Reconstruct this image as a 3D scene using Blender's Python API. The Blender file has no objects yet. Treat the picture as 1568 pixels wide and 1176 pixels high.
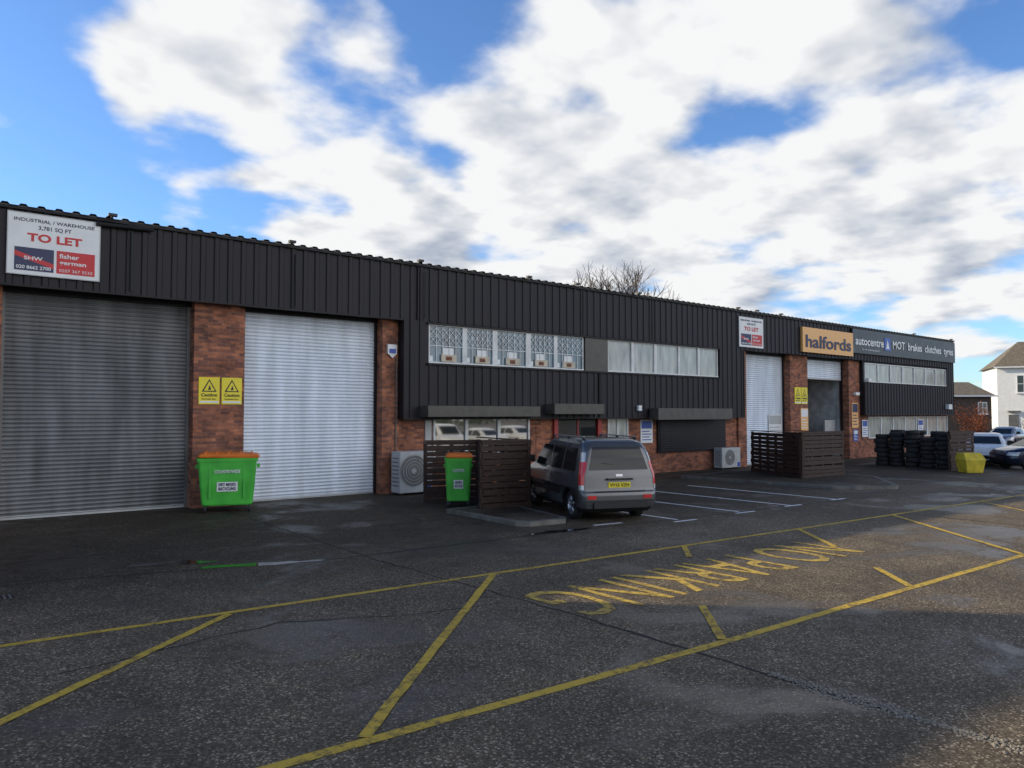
import bpy, math, random
from mathutils import Vector, Matrix
random.seed(7)
sc=bpy.context.scene
sc.view_settings.view_transform='Standard'
try: sc.view_settings.look='None'
except: pass
sc.view_settings.exposure=0
# ---------------------------------------------------------------- materials
def newmat(name):
    m=bpy.data.materials.new(name); m.use_nodes=True
    return m,m.node_tree.nodes,m.node_tree.links,m.node_tree.nodes['Principled BSDF']
def N(ns,t,**k):
    n=ns.new(t)
    for a,b in k.items(): setattr(n,a,b)
    return n
def mat(name,c,rough=.6,metal=0,var=.25,scale=3,bump=0.0,bscale=40,coat=0,spec=None,stretch=(1,1,1),ior=None):
    m,ns,l,b=newmat(name)
    tc=N(ns,'ShaderNodeTexCoord'); mp=N(ns,'ShaderNodeMapping'); mp.inputs['Scale'].default_value=stretch
    l.new(tc.outputs['Object'],mp.inputs[0])
    nz=N(ns,'ShaderNodeTexNoise'); nz.inputs['Scale'].default_value=scale; nz.inputs['Detail'].default_value=6
    l.new(mp.outputs[0],nz.inputs['Vector'])
    cr=N(ns,'ShaderNodeValToRGB'); e=cr.color_ramp.elements
    e[0].position=.3; e[1].position=.7
    e[0].color=(*[x*(1-var) for x in c],1); e[1].color=(*[min(1,x*(1+var)) for x in c],1)
    l.new(nz.outputs['Fac'],cr.inputs[0]); l.new(cr.outputs[0],b.inputs['Base Color'])
    mr=N(ns,'ShaderNodeMapRange'); mr.inputs[3].default_value=max(0,rough-.12*(var>0)); mr.inputs[4].default_value=min(1,rough+.12*(var>0))
    l.new(nz.outputs['Fac'],mr.inputs[0]); l.new(mr.outputs[0],b.inputs['Roughness'])
    b.inputs['Metallic'].default_value=metal
    if coat: b.inputs['Coat Weight'].default_value=coat; b.inputs['Coat Roughness'].default_value=.06
    if spec is not None: b.inputs['Specular IOR Level'].default_value=spec
    if ior: b.inputs['IOR'].default_value=ior
    if bump:
        n2=N(ns,'ShaderNodeTexNoise'); n2.inputs['Scale'].default_value=bscale; n2.inputs['Detail'].default_value=4
        l.new(tc.outputs['Object'],n2.inputs['Vector'])
        bp=N(ns,'ShaderNodeBump'); bp.inputs['Strength'].default_value=bump; bp.inputs['Distance'].default_value=.01
        l.new(n2.outputs['Fac'],bp.inputs['Height']); l.new(bp.outputs[0],b.inputs['Normal'])
    return m
def brickmat(name,c1,c2,mort):
    m,ns,l,b=newmat(name)
    tc=N(ns,'ShaderNodeTexCoord'); sx=N(ns,'ShaderNodeSeparateXYZ'); l.new(tc.outputs['Object'],sx.inputs[0])
    ad=N(ns,'ShaderNodeMath'); l.new(sx.outputs[0],ad.inputs[0]); l.new(sx.outputs[1],ad.inputs[1])
    cb=N(ns,'ShaderNodeCombineXYZ'); l.new(ad.outputs[0],cb.inputs[0]); l.new(sx.outputs[2],cb.inputs[1])
    br=N(ns,'ShaderNodeTexBrick'); br.inputs['Scale'].default_value=1; br.inputs['Brick Width'].default_value=.225
    br.inputs['Row Height'].default_value=.075; br.inputs['Mortar Size'].default_value=.006; br.inputs['Mortar Smooth'].default_value=.2
    br.inputs['Color1'].default_value=(*c1,1); br.inputs['Color2'].default_value=(*c2,1); br.inputs['Mortar'].default_value=(*mort,1)
    l.new(cb.outputs[0],br.inputs['Vector'])
    nz=N(ns,'ShaderNodeTexNoise'); nz.inputs['Scale'].default_value=2.2; nz.inputs['Detail'].default_value=9; nz.inputs['Roughness'].default_value=.7
    l.new(tc.outputs['Object'],nz.inputs['Vector'])
    mr=N(ns,'ShaderNodeMapRange'); mr.inputs[1].default_value=.3; mr.inputs[2].default_value=.7; mr.inputs[3].default_value=.4; mr.inputs[4].default_value=1.5
    l.new(nz.outputs['Fac'],mr.inputs[0])
    mx=N(ns,'ShaderNodeVectorMath',operation='SCALE'); l.new(br.outputs['Color'],mx.inputs[0]); l.new(mr.outputs[0],mx.inputs['Scale'])
    l.new(mx.outputs[0],b.inputs['Base Color']); b.inputs['Roughness'].default_value=.85
    bp=N(ns,'ShaderNodeBump'); bp.inputs['Strength'].default_value=.6; bp.inputs['Distance'].default_value=.01; bp.invert=True
    l.new(br.outputs['Fac'],bp.inputs['Height']); l.new(bp.outputs[0],b.inputs['Normal'])
    return m
M={}
M['clad']=mat('dark_cladding_paint',(.021,.0175,.022),.55,0,.4,.6,spec=.3,stretch=(3,3,.5))
M['clad2']=mat('dark_trim',(.015,.013,.015),.55,spec=.3)
M['brick']=brickmat('red_brick',(.46,.16,.075),(.17,.065,.045),(.19,.15,.125))
M['shutA']=mat('weathered_shutter_metal',(.18,.185,.19),.45,.35,.32,1.2,stretch=(2.5,1,.4))
M['shutB']=mat('galvanised_shutter_metal',(.74,.79,.86),.42,.15,.14,1.2,stretch=(2.5,1,.3))
M['white']=mat('white_paint',(.8,.8,.79),.45,0,.06)
M['whitef']=mat('white_frame',(.72,.72,.7),.5,0,.15)
M['black']=mat('black_plastic',(.012,.012,.013),.5,0,.2)
M['rubber']=mat('tyre_rubber',(.018,.018,.018),.75,0,.3,12,.3)
M['green']=mat('green_bin_plastic',(.07,.48,.055),.42,0,.18,2.5)
M['orange']=mat('orange_lid_plastic',(.78,.2,.03),.45,0,.15,3)
M['yellow']=mat('yellow_sign',(.88,.72,.03),.5,0,.06)
M['yelbin']=mat('yellow_bin_plastic',(.6,.46,.03),.6,0,.25,4)
M['halforange']=mat('orange_sign_face',(.9,.48,.16),.45,0,.04)
M['darksign']=mat('dark_sign_face',(.028,.028,.03),.4,0,.1)
M['blue']=mat('blue_sign',(.03,.08,.4),.4,0,.1)
M['navy']=mat('navy_print',(.03,.035,.1),.5,0,.1)
M['red']=mat('red_print',(.6,.03,.035),.5,0,.08)
M['dred']=mat('dark_red_door_frame',(.35,.025,.02),.5,0,.15)
M['grey']=mat('grey_metal',(.16,.155,.15),.5,.2,.2)
M['canopy']=mat('shutter_box_metal',(.085,.075,.062),.5,.1,.25)
M['acgrey']=mat('ac_casing',(.46,.46,.45),.5,0,.12)
M['dwood']=mat('stained_timber',(.045,.021,.014),.65,0,.6,6,.5,30,stretch=(1,1,6))
M['concrete']=mat('kerb_concrete',(.15,.14,.12),.8,0,.4,3,.5,60)
M['roof']=mat('roof_sheet',(.05,.05,.05),.6)
M['glassD']=mat('dark_window_glass',(.02,.023,.025),.05,0,0,spec=.9)
M['glassC']=mat('car_window_glass',(.012,.014,.015),.06,0,0,spec=.45)
M['glassR']=mat('reflective_window_glass',(.03,.033,.03),.03,0,0,ior=3.6)
M['glassB']=mat('window_glass_blinds',(.40,.41,.38),.12,0,.35,1.6,spec=.6,stretch=(3,1,.6))
M['glassL']=mat('window_glass_pale',(.07,.13,.17),.1,0,.6,1.5,spec=.7)
M['interior']=mat('workshop_interior',(.5,.49,.46),.8,0,.3)
M['dark']=mat('dark_interior',(.01,.01,.01),.8)
M['alloy']=mat('alloy_wheel',(.5,.5,.52),.3,.8,.1)
M['render']=mat('white_render',(.84,.83,.80),.8,0,.06)
M['brownwall']=mat('dark_brown_wall',(.07,.05,.04),.8,0,.3)
M['tile']=mat('roof_tiles',(.17,.14,.10),.8,0,.35,4,.4,10)
M['bark']=mat('bark',(.14,.10,.07),.9,0,.3,10)
M['cream']=mat('cream_card',(.6,.52,.4),.7,0,.2,6)
M['lampred']=mat('tail_lamp_red',(.65,.015,.015),.2,0,.1,coat=1)
M['lampclear']=mat('lamp_clear',(.6,.6,.6),.12,.3,.05)
# asphalt
def asphalt():
    m,ns,l,b=newmat('damp_asphalt')
    tc=N(ns,'ShaderNodeTexCoord'); P=tc.outputs['Object']
    def noise(s,d=6,r=.6,dist=0):
        n=N(ns,'ShaderNodeTexNoise'); n.inputs['Scale'].default_value=s; n.inputs['Detail'].default_value=d; n.inputs['Roughness'].default_value=r; n.inputs['Distortion'].default_value=dist
        l.new(P,n.inputs['Vector']); return n
    def mrng(src,a,b_,c,d):
        n=N(ns,'ShaderNodeMapRange'); 
        for i,v in zip((1,2,3,4),(a,b_,c,d)): n.inputs[i].default_value=v
        l.new(src,n.inputs[0]); return n.outputs[0]
    def mul(a,b_):
        n=N(ns,'ShaderNodeMath',operation='MULTIPLY'); l.new(a,n.inputs[0]); l.new(b_,n.inputs[1]); return n.outputs[0]
    big=noise(.16,5); med=noise(1.1,8,.7)
    vo=N(ns,'ShaderNodeTexVoronoi'); vo.inputs['Scale'].default_value=64; l.new(P,vo.inputs['Vector'])
    sp=N(ns,'ShaderNodeSeparateColor'); l.new(vo.outputs['Color'],sp.inputs[0])
    cr=N(ns,'ShaderNodeValToRGB'); l.new(sp.outputs[0],cr.inputs[0]); e=cr.color_ramp.elements
    e[0].position=0; e[0].color=(.066,.049,.031,1); e[1].position=1; e[1].color=(.48,.39,.28,1)
    x=e.new(.55); x.color=(.125,.096,.062,1); x=e.new(.86); x.color=(.20,.155,.105,1)
    wet=noise(.42,6,.62,.4); wetm=mrng(wet.outputs['Fac'],.52,.60,0,1)
    k=mul(mrng(big.outputs['Fac'],.35,.65,.75,1.12),mrng(med.outputs['Fac'],.3,.7,.6,1.35))
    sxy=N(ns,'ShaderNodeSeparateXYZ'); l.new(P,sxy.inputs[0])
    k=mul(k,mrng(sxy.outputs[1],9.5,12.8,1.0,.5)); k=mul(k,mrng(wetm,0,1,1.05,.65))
    sc_=N(ns,'ShaderNodeVectorMath',operation='SCALE'); l.new(cr.outputs[0],sc_.inputs[0]); l.new(k,sc_.inputs['Scale'])
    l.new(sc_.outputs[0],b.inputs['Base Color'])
    a=N(ns,'ShaderNodeMath',operation='ADD'); l.new(mrng(wetm,0,1,.78,.42),a.inputs[0]); l.new(mrng(med.outputs['Fac'],.3,.7,-.1,.1),a.inputs[1])
    l.new(a.outputs[0],b.inputs['Roughness']); l.new(mrng(wetm,0,1,.25,.5),b.inputs['Specular IOR Level'])
    bp=N(ns,'ShaderNodeBump'); bp.inputs['Distance'].default_value=.004; l.new(mrng(wetm,0,1,.6,.35),bp.inputs['Strength'])
    l.new(vo.outputs['Distance'],bp.inputs['Height'])
    bp2=N(ns,'ShaderNodeBump'); bp2.inputs['Strength'].default_value=.3; bp2.inputs['Distance'].default_value=.02
    l.new(med.outputs['Fac'],bp2.inputs['Height']); l.new(bp.outputs[0],bp2.inputs['Normal']); l.new(bp2.outputs[0],b.inputs['Normal'])
    return m
M['asphalt']=asphalt()
def worn(name,c,thr=.42):
    m,ns,l,b=newmat(name)
    tc=N(ns,'ShaderNodeTexCoord')
    n=N(ns,'ShaderNodeTexNoise'); n.inputs['Scale'].default_value=9; n.inputs['Detail'].default_value=10; n.inputs['Roughness'].default_value=.85
    l.new(tc.outputs['Object'],n.inputs['Vector'])
    n3=N(ns,'ShaderNodeTexNoise'); n3.inputs['Scale'].default_value=1.2; n3.inputs['Detail'].default_value=3; l.new(tc.outputs['Object'],n3.inputs['Vector'])
    mr=N(ns,'ShaderNodeMapRange'); mr.inputs[1].default_value=.3; mr.inputs[2].default_value=.7; mr.inputs[3].default_value=-.05; mr.inputs[4].default_value=.05; l.new(n3.outputs['Fac'],mr.inputs[0])
    ad=N(ns,'ShaderNodeMath',operation='ADD'); l.new(n.outputs['Fac'],ad.inputs[0]); l.new(mr.outputs[0],ad.inputs[1])
    cr=N(ns,'ShaderNodeValToRGB'); e=cr.color_ramp.elements; e[0].position=thr-.08; e[0].color=(.11,.083,.053,1); e[1].position=thr+.05; e[1].color=(*c,1)
    l.new(ad.outputs[0],cr.inputs[0]); l.new(cr.outputs[0],b.inputs['Base Color']); b.inputs['Roughness'].default_value=.7; b.inputs['Specular IOR Level'].default_value=.25
    bp=N(ns,'ShaderNodeBump'); bp.inputs['Strength'].default_value=.4; bp.inputs['Distance'].default_value=.005
    l.new(n.outputs['Fac'],bp.inputs['Height']); l.new(bp.outputs[0],b.inputs['Normal'])
    return m
M['yline']=worn('worn_yellow_paint',(.62,.41,.055),.46)
M['ytext']=worn('worn_yellow_paint_faded',(.62,.42,.08),.485)
M['wline']=worn('worn_white_paint',(.85,.85,.83),.38)
M['crack']=mat('crack_dark',(.014,.012,.01),.9,0,.3,10)
M['rubble']=mat('crack_rubble',(.24,.21,.17),.85,0,.5,25,.8,60)
M['water']=mat('puddle_water',(.012,.013,.012),.03,0,0,spec=.5)
def paint(name,c,metal=.3,rough=.32): return mat(name,c,rough,metal,.05,2,coat=.8)
# ---------------------------------------------------------------- mesh builder
class MB:
    def __init__(s): s.v=[];s.f=[];s.m=[];s.mats=[];s.T=Matrix.Identity(4)
    def mi(s,mt):
        if mt not in s.mats: s.mats.append(mt)
        return s.mats.index(mt)
    def add(s,vs,fs,mt):
        o=len(s.v); s.v+=[tuple(s.T@Vector(p)) for p in vs]; i=s.mi(mt)
        for f in fs: s.f.append(tuple(o+k for k in f)); s.m.append(i)
    def box(s,x0,x1,y0,y1,z0,z1,mt,dz=0):
        s.add([(x0,y0,z0),(x1,y0,z0+dz),(x1,y1,z0+dz),(x0,y1,z0),(x0,y0,z1),(x1,y0,z1+dz),(x1,y1,z1+dz),(x0,y1,z1)],
              [(0,3,2,1),(4,5,6,7),(0,1,5,4),(1,2,6,5),(2,3,7,6),(3,0,4,7)],mt)
    def quad(s,pts,mt): s.add(pts,[tuple(range(len(pts)))],mt)
    def cyl(s,p0,p1,r0,r1,n,mt,caps=True):
        p0=Vector(p0);p1=Vector(p1);d=(p1-p0).normalized()
        a=d.orthogonal().normalized();b=d.cross(a)
        vs=[];
        for p,r in((p0,r0),(p1,r1)):
            for i in range(n):
                t=2*math.pi*i/n; vs.append(tuple(p+a*r*math.cos(t)+b*r*math.sin(t)))
        fs=[(i,(i+1)%n,n+(i+1)%n,n+i) for i in range(n)]
        if caps: fs+=[tuple(range(n))[::-1],tuple(range(n,2*n))]
        s.add(vs,fs,mt)
    def lathe(s,prof,n,mt,axis='Z',c=(0,0,0)):
        vs=[];k=len(prof)
        for i in range(n):
            t=2*math.pi*i/n
            for r,h in prof:
                x,y=r*math.cos(t),r*math.sin(t)
                p=(x,y,h) if axis=='Z' else (h,x,y)
                vs.append((c[0]+p[0],c[1]+p[1],c[2]+p[2]))
        fs=[]
        for i in range(n):
            j=(i+1)%n
            for q in range(k-1): fs.append((i*k+q,j*k+q,j*k+q+1,i*k+q+1))
        s.add(vs,fs,mt)
    def obj(s,name,parent=None,smooth=False,loc=None,rotz=0,bevel=0):
        me=bpy.data.meshes.new(name); me.from_pydata(s.v,[],s.f)
        for mt in s.mats: me.materials.append(M[mt] if isinstance(mt,str) else mt)
        for p,i in zip(me.polygons,s.m): p.material_index=i; p.use_smooth=smooth
        me.update()
        o=bpy.data.objects.new(name,me); sc.collection.objects.link(o)
        if parent: o.parent=parent
        if loc: o.location=loc; o.rotation_euler=(0,0,rotz)
        if bevel:
            b=o.modifiers.new('bevel','BEVEL'); b.width=bevel; b.segments=2; b.limit_method='ANGLE'; b.angle_limit=math.radians(40)
        return o
def empty(name,loc=(0,0,0),rotz=0):
    o=bpy.data.objects.new(name,None); o.location=loc; o.rotation_euler=(0,0,rotz); sc.collection.objects.link(o); return o
def text(name,s,x,y,z,h,mt,parent=None,width=None,rot=(math.pi/2,0,0),bold=0,align='LEFT',ext=.004):
    cu=bpy.data.curves.new(name,'FONT'); cu.body=s; cu.size=1; cu.extrude=ext; cu.offset=bold; cu.align_x=align
    cu.resolution_u=3
    o=bpy.data.objects.new(name,cu); sc.collection.objects.link(o)
    bpy.context.view_layer.update()
    dg=bpy.context.evaluated_depsgraph_get()
    me=bpy.data.meshes.new_from_object(o.evaluated_get(dg)); 
    bpy.data.objects.remove(o)
    xs=[v.co.x for v in me.vertices]
    x0,x1=min(xs),max(xs)
    sy=h/.72; sx=sy if width is None else width/(x1-x0)
    for v in me.vertices:
        if align=='LEFT': v.co.x=(v.co.x-x0)*sx
        else: v.co.x*=sx
        v.co.y*=sy
    me.materials.clear(); me.materials.append(M[mt])
    o=bpy.data.objects.new(name,me); sc.collection.objects.link(o)
    o.location=(x,y,z); o.rotation_euler=rot
    if parent: o.parent=parent
    return o
# ---------------------------------------------------------------- ground
b=MB(); b.quad([(-500,-500,0),(700,-500,0),(700,700,0),(-500,700,0)],'asphalt'); b.obj('ground')
def strip(b,pts,w,mt,z=.004,jit=0):
    P=[]
    for i in range(len(pts)-1):
        a=Vector(pts[i]);c=Vector(pts[i+1]);n=max(1,int((c-a).length/.25)) if jit else 1
        for k in range(n): P.append(a.lerp(c,k/n))
    P.append(Vector(pts[-1]))
    vs=[]
    for i,p in enumerate(P):
        d=(P[min(i+1,len(P)-1)]-P[max(i-1,0)]).normalized(); n=Vector((-d.y,d.x))
        o=random.uniform(-jit,jit); ww=w/2*(1+random.uniform(-1,1)*min(.4,jit*13) if jit else 1)
        vs.append((p.x+n.x*(ww+o),p.y+n.y*(ww+o),z)); vs.append((p.x-n.x*(ww-o),p.y-n.y*(ww-o),z))
    b.add(vs,[(2*i+1,2*i+3,2*i+2,2*i) for i in range(len(P)-1)],mt)
b=MB()
strip(b,[(-6,5.3),(2.8,4.92),(6.54,4.74),(14.5,4.49),(34,3.9)],.11,'yline',.004,.005)
strip(b,[(-8,9.75),(.8,9.22),(6.85,8.84),(14.2,8.36),(25.3,7.75),(50,6.4)],.10,'yline',.004,.005)
for p,q in [((2.62,4.99),(6.7,8.8)),((-1.5,5.15),(2.97,9.0)),((6.64,4.80),(7.6,5.78)),((10.0,7.85),(10.75,8.55)),((10.66,4.66),(11.55,5.55)),((12.75,6.82),(14.1,8.31)),((14.55,4.55),(17.75,8.10)),((19.1,4.45),(22.3,7.85)),((23.6,4.3),(26.6,7.6))]:
    strip(b,[p,q],.10,'yline',.008,.005)
b.obj('yellow_road_markings')
b=MB()
for x,y0 in [(13.3,10.75),(15.52,10.7),(17.6,10.5),(19.84,10.45)]: strip(b,[(x,y0),(x,15.6)],.10,'wline')
strip(b,[(11.25,11.3),(12.0,11.2)],.10,'wline')
for x in (13.3,15.52,17.6,19.84): strip(b,[(x-.35,10.55),(x+.35,10.5)],.10,'wline',.008)
b.obj('white_parking_lines')
text('road_lettering','NO PARKING',12.7,7.58,.0055,1.38,'ytext',None,6.5,(0,0,math.pi),0,ext=0)
b=MB()
strip(b,[(6.05,19),(5.9,11),(6.1,6.5),(6.1,3.8),(6.12,1.9),(6.2,-10)],.035,'crack',.0025,.03)
strip(b,[(-3,12.9),(1.58,12.35),(5.5,11.3),(9.9,11.1),(22,10.2)],.04,'crack',.0025,.03)
strip(b,[(1.0,7.9),(3.3,8.3),(4.5,7.7),(5.9,7.4)],.02,'crack',.0025,.04)
strip(b,[(-4,14.3),(3,14.1),(9.8,14.0)],.02,'crack',.0025,.03)
strip(b,[(18.3,10.2),(18.2,2),(18.2,-5)],.04,'crack',.0025,.03)
b.obj('asphalt_cracks')
b=MB()
for i in range(1300):
    t=random.random(); y=3.9-3.4*t+random.gauss(0,.03); x=6.12+random.gauss(0,.02+.045*abs(math.sin(y*2.3+.6)))
    r=random.uniform(.005,.020); k=5; a0=random.random()*6
    vs=[(x+r*math.cos(a0+j*6.283/k)*random.uniform(.7,1.2),y+r*math.sin(a0+j*6.283/k)*random.uniform(.7,1.2),.002) for j in range(k)]
    vs.append((x,y,.006+r*.5)); b.add(vs,[(j,(j+1)%k,k) for j in range(k)],'rubble')
b.obj('loose_gravel')
def puddle(pts,name):
    b=MB(); n=len(pts); out=[]
    for i in range(n):
        a=Vector(pts[i]);c=Vector(pts[(i+1)%n])
        for k in range(6):
            p=a.lerp(c,k/6); out.append((p.x+random.uniform(-.05,.05),p.y+random.uniform(-.025,.025),.0045))
    b.quad(out,'water'); b.obj(name)
puddle([(3.5,11.85),(4.2,11.58),(5.2,11.28),(5.25,11.38),(4.6,11.65),(4.2,11.85),(3.6,12.05)],'puddle')
puddle([(2.6,12.75),(3.5,12.3),(3.9,12.3),(3.5,12.7),(2.8,13.0)],'puddle')
puddle([(9.2,11.2),(10.5,11.0),(11,11.1),(10,11.35)],'puddle')
b=MB(); b.box(-.6,1.1,11.45,11.7,.0,.012,'black')
for i in range(28): b.box(-.58+i*.06,-.555+i*.06,11.46,11.69,.012,.02,'grey')
b.obj('drain_grate')
def island(name,poly,h=.12,w=.13):
    e=empty(name); b=MB(); n=len(poly)
    c=Vector((sum(p[0] for p in poly)/n,sum(p[1] for p in poly)/n))
    inn=[]
    for p in poly:
        d=(c-Vector(p)).normalized(); inn.append((p[0]+d.x*w*1.4,p[1]+d.y*w*1.4))
    for i in range(n):
        j=(i+1)%n
        b.quad([(*poly[i],0),(*poly[j],0),(*poly[j],h),(*poly[i],h)],'concrete')
        b.quad([(*poly[i],h),(*poly[j],h),(*inn[j],h),(*inn[i],h)],'concrete')
    b.obj('kerb',e)
    b=MB(); b.quad([(*p,h-.004) for p in inn],'asphalt'); b.obj('surface',e)
island('kerb_island',[(9.95,14.9),(9.9,12.25),(10.1,12.0),(11.0,11.9),(11.2,12.1),(11.75,14.9)],.10)
island('kerb_island',[(21.9,17.5),(22.3,12.0),(22.7,11.5),(23.9,10.8),(24.3,10.9),(27.2,13.0),(27.2,17.5)],.10)
# ---------------------------------------------------------------- main building
B=empty('industrial_unit_building')
def corr(b,x0,x1,z0,z1,y,mt,pitch=.333,d=.035):
    x=math.floor(x0/pitch)*pitch
    pts=[]
    while x<x1+pitch:
        for dx,dy in((0,0),(pitch*.52,0),(pitch*.60,-d),(pitch*.90,-d),(pitch*.98,0)):
            if x0<=x+dx<=x1: pts.append((x+dx,y+dy))
        x+=pitch
    pts=[(x0,y)]+pts+[(x1,y)]
    vs=[];
    for px,py in pts: vs+= [(px,py,z0),(px,py,z1)]
    b.add(vs,[(2*i,2*i+2,2*i+3,2*i+1) for i in range(len(pts)-1)],mt)
XL=-6.1;XR=50.5
b=MB()
b.box(XL,1.0,19.95,42,0,6.6,'brick'); 
b.box(1.0,34.0,20.02,42,0,6.6,'brick'); b.box(38.1,XR,20.02,42,0,6.6,'brick'); b.box(34.0,38.1,28,42,0,6.6,'brick')
b.box(34.0,38.1,20.02,28,4.6,6.6,'interior')
b.obj('wall_core',B)
b=MB(); b.box(XL,XR,19.235,20.01,5.15,6.74,'clad2')
b.box(11.33,28.3,19.235,19.59,5.08,5.149,'clad2'); b.box(11.33,28.3,19.34,20.01,3.84,5.079,'clad2'); b.box(11.33,28.3,19.235,20.01,2.22,3.839,'clad2')
b.box(39.2,XR,19.34,20.01,3.95,5.149,'clad2'); b.box(39.2,XR,19.235,20.01,2.30,3.949,'clad2')
b.obj('fascia_backing',B)
b=MB()
corr(b,XL,XR,5.13,6.75,19.22,'clad')
corr(b,11.33,12.15,3.84,5.13,19.221,'clad'); corr(b,26.6,28.3,3.84,5.13,19.221,'clad')
corr(b,11.33,28.3,2.2,3.84,19.22,'clad'); corr(b,39.2,XR,2.28,3.95,19.22,'clad')
corr(b,49.6,XR,3.95,5.13,19.221,'clad')
b.obj('cladding',B)
b=MB()
b.box(XL,XR,19.13,19.30,6.751,6.80,'clad2'); b.box(XL,11.32,19.165,19.26,5.09,5.129,'clad2')
b.box(12.1,26.65,19.15,19.3,5.055,5.10,'clad2'); b.box(12.1,26.65,19.14,19.3,3.81,3.86,'clad2')
b.box(11.3,28.32,19.16,19.24,2.16,2.199,'clad2'); b.box(39.2,XR,19.16,19.24,2.24,2.279,'clad2')
b.box(11.28,11.329,19.16,19.6,2.2,5.1,'clad2')
b.box(18.73,19.88,19.2,19.339,3.87,5.05,'canopy')
for x in (7.85,11.75,18.6,22.3): b.box(x,x+.05,19.165,19.2,5.15,6.74,'clad2')
b.box(19.4,19.46,19.165,19.2,2.2,3.8,'clad2')
b.box(28.28,28.35,19.16,19.6,2.2,5.1,'clad2')
b.obj('trims',B)
b=MB()
x=XL;vs=[]
pts=[]
while x<XR:
    pts+=[(x,0),(x+.15,0),(x+.19,.05),(x+.29,.05),(x+.333,0)]; x+=.333
for px,pz in pts: vs+=[(px,19.08,6.815+pz),(px,30.5,7.75+pz),(px,42,6.75+pz)]
b.add(vs,[(3*i,3*i+3,3*i+4,3*i+1) for i in range(len(pts)-1)]+[(3*i+1,3*i+4,3*i+5,3*i+2) for i in range(len(pts)-1)],'roof')
b.box(XL,XR,19.12,19.16,6.80,6.83,'roof')
b.obj('roof',B)
b=MB(); b.quad([(XR,19.24,6.6),(XR,42,6.6),(XR,30.5,7.74)],'clad'); b.obj('gable_end',B)
b=MB()
for x in (3.5,7.75,11.7,15.9,18.1,21.3,27.6,29.0,30.9,44.5,49.6):
    b.box(x-.02,x+.02,18.95,19.1,6.83,6.87,'grey'); b.box(x-.09,x+.09,18.88,18.99,6.84,6.90,'black')
b.obj('floodlights',B)
b=MB()
for x in (3.95,7.95,12.0):
    b.cyl((x,19.13,5.2),(x,19.13,6.6),.02,.02,8,'black')
b.cyl((3.2,19.1,6.66),(4.4,19.1,6.7),.05,.05,8,'black')
b.cyl((11.2,19.46,1.2),(11.2,19.46,4.0),.018,.018,6,'grey')
b.obj('cable_conduits',B)
b=MB()
for x0,x1 in ((-3.5,-2.6),(.5,1.5),(5.48,6.74),(10.76,11.33),(28.35,28.95),(32.5,34.05),(38.05,39.2)):
    b.box(x0,x1,19.5,20.01,0,5.148,'brick')
b.box(11.331,28.349,19.6,20.01,0,2.219,'brick'); b.box(39.201,XR,19.6,20.01,0,2.299,'brick')
b.obj('brick_piers',B)
def shutter(name,x0,x1,z0,z1,mt,y=19.9,pitch=.095):
    b=MB(); prof=[];z=z1
    while z>z0+.1:
        for dz,dy in((0,.0),(.012,-.02),(.045,-.034),(.075,-.02),(.085,0.0)): prof.append((y+dy,z-dz))
        z-=pitch
    prof.append((y,z0+.09))
    vs=[]
    for py,pz in prof: vs+=[(x0,py,pz),(x1,py,pz)]
    b.add(vs,[(2*i,2*i+2,2*i+3,2*i+1)[::-1] for i in range(len(prof)-1)],mt)
    b.box(x0,x1,y-.03,y+.02,z0+.01,z0+.09,'acgrey')
    for xx in (x0-.001,x1-.079): b.box(xx,xx+.08,y-.07,y+.03,z0 if z0<1 else 0,z1,'grey' if mt=='shutA' else 'clad2')
    b.box(x0,x1,y-.12,y+.03,z1-.02,z1+.12,'clad2')
    return b.obj(name,B)
shutter('roller_shutter_1',1.5,5.48,0,5.05,'shutA')
shutter('roller_shutter_2',6.74,10.76,0,5.05,'shutB')
shutter('roller_shutter_3',28.95,32.5,0,5.05,'shutB')
shutter('roller_shutter_4',34.05,38.05,4.05,5.05,'shutB')
shutter('roller_shutter_5',-2.6,.5,0,5.05,'shutA'); shutter('roller_shutter_6',-6.1,-3.5,0,5.05,'shutB')
b=MB()
b.box(33.9,34.04,20.03,28,0,4.6,'interior'); b.box(38.06,38.09,20.03,28,0,4.6,'interior'); b.box(34.05,38.05,27.9,27.99,0,4.6,'interior')
b.box(34.05,38.05,20.03,27.9,4.5,4.59,'interior')
for x in (34.7,37.3): b.box(x-.12,x+.12,22.4,22.7,0,3.6,'blue')
b.box(34.5,37.5,22.45,22.65,3.5,3.7,'blue')
b.box(34.2,34.9,26,27.8,0,1.0,'red'); b.box(36.2,37.3,27.3,27.85,0,2.2,'acgrey')
b.cyl((35.2,26,2.0),(36.9,25.4,3.4),.06,.06,8,'black'); b.cyl((36.9,25.4,3.4),(36.2,24.6,1.6),.05,.05,8,'black')
b.box(36.9,37.95,20.2,20.3,0,2.0,'acgrey')
b.obj('workshop_interior',B)
def winrow(name,panes,z0,z1,y,glass,fr='whitef',fw=.045,parent=B):
    b=MB(); X0=panes[0][0];X1=panes[-1][1]
    b.box(X0-fw,X1+fw,y-.05,y+.02,z1,z1+fw,fr); b.box(X0-fw,X1+fw,y-.07,y+.02,z0-fw,z0,fr)
    b.box(X0-fw,X0,y-.05,y+.02,z0,z1,fr); b.box(X1,X1+fw,y-.05,y+.02,z0,z1,fr)
    for (a,c),(d,e) in zip(panes[:-1],panes[1:]): b.box(c,d,y-.05,y+.02,z0,z1,fr)
    for a,c in panes:
        t=random.uniform(-.006,.006); b.quad([(a,y,z0),(c,y,z0),(c,y+t,z1),(a,y+t,z1)],glass)
    return b.obj(name,parent)
L=[(12.24,13.44),(13.62,14.62),(14.82,16.02),(16.24,17.28),(17.44,18.64)]
winrow('office_windows_left',L,3.92,5.02,19.30,'glassL')
b=MB()
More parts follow.
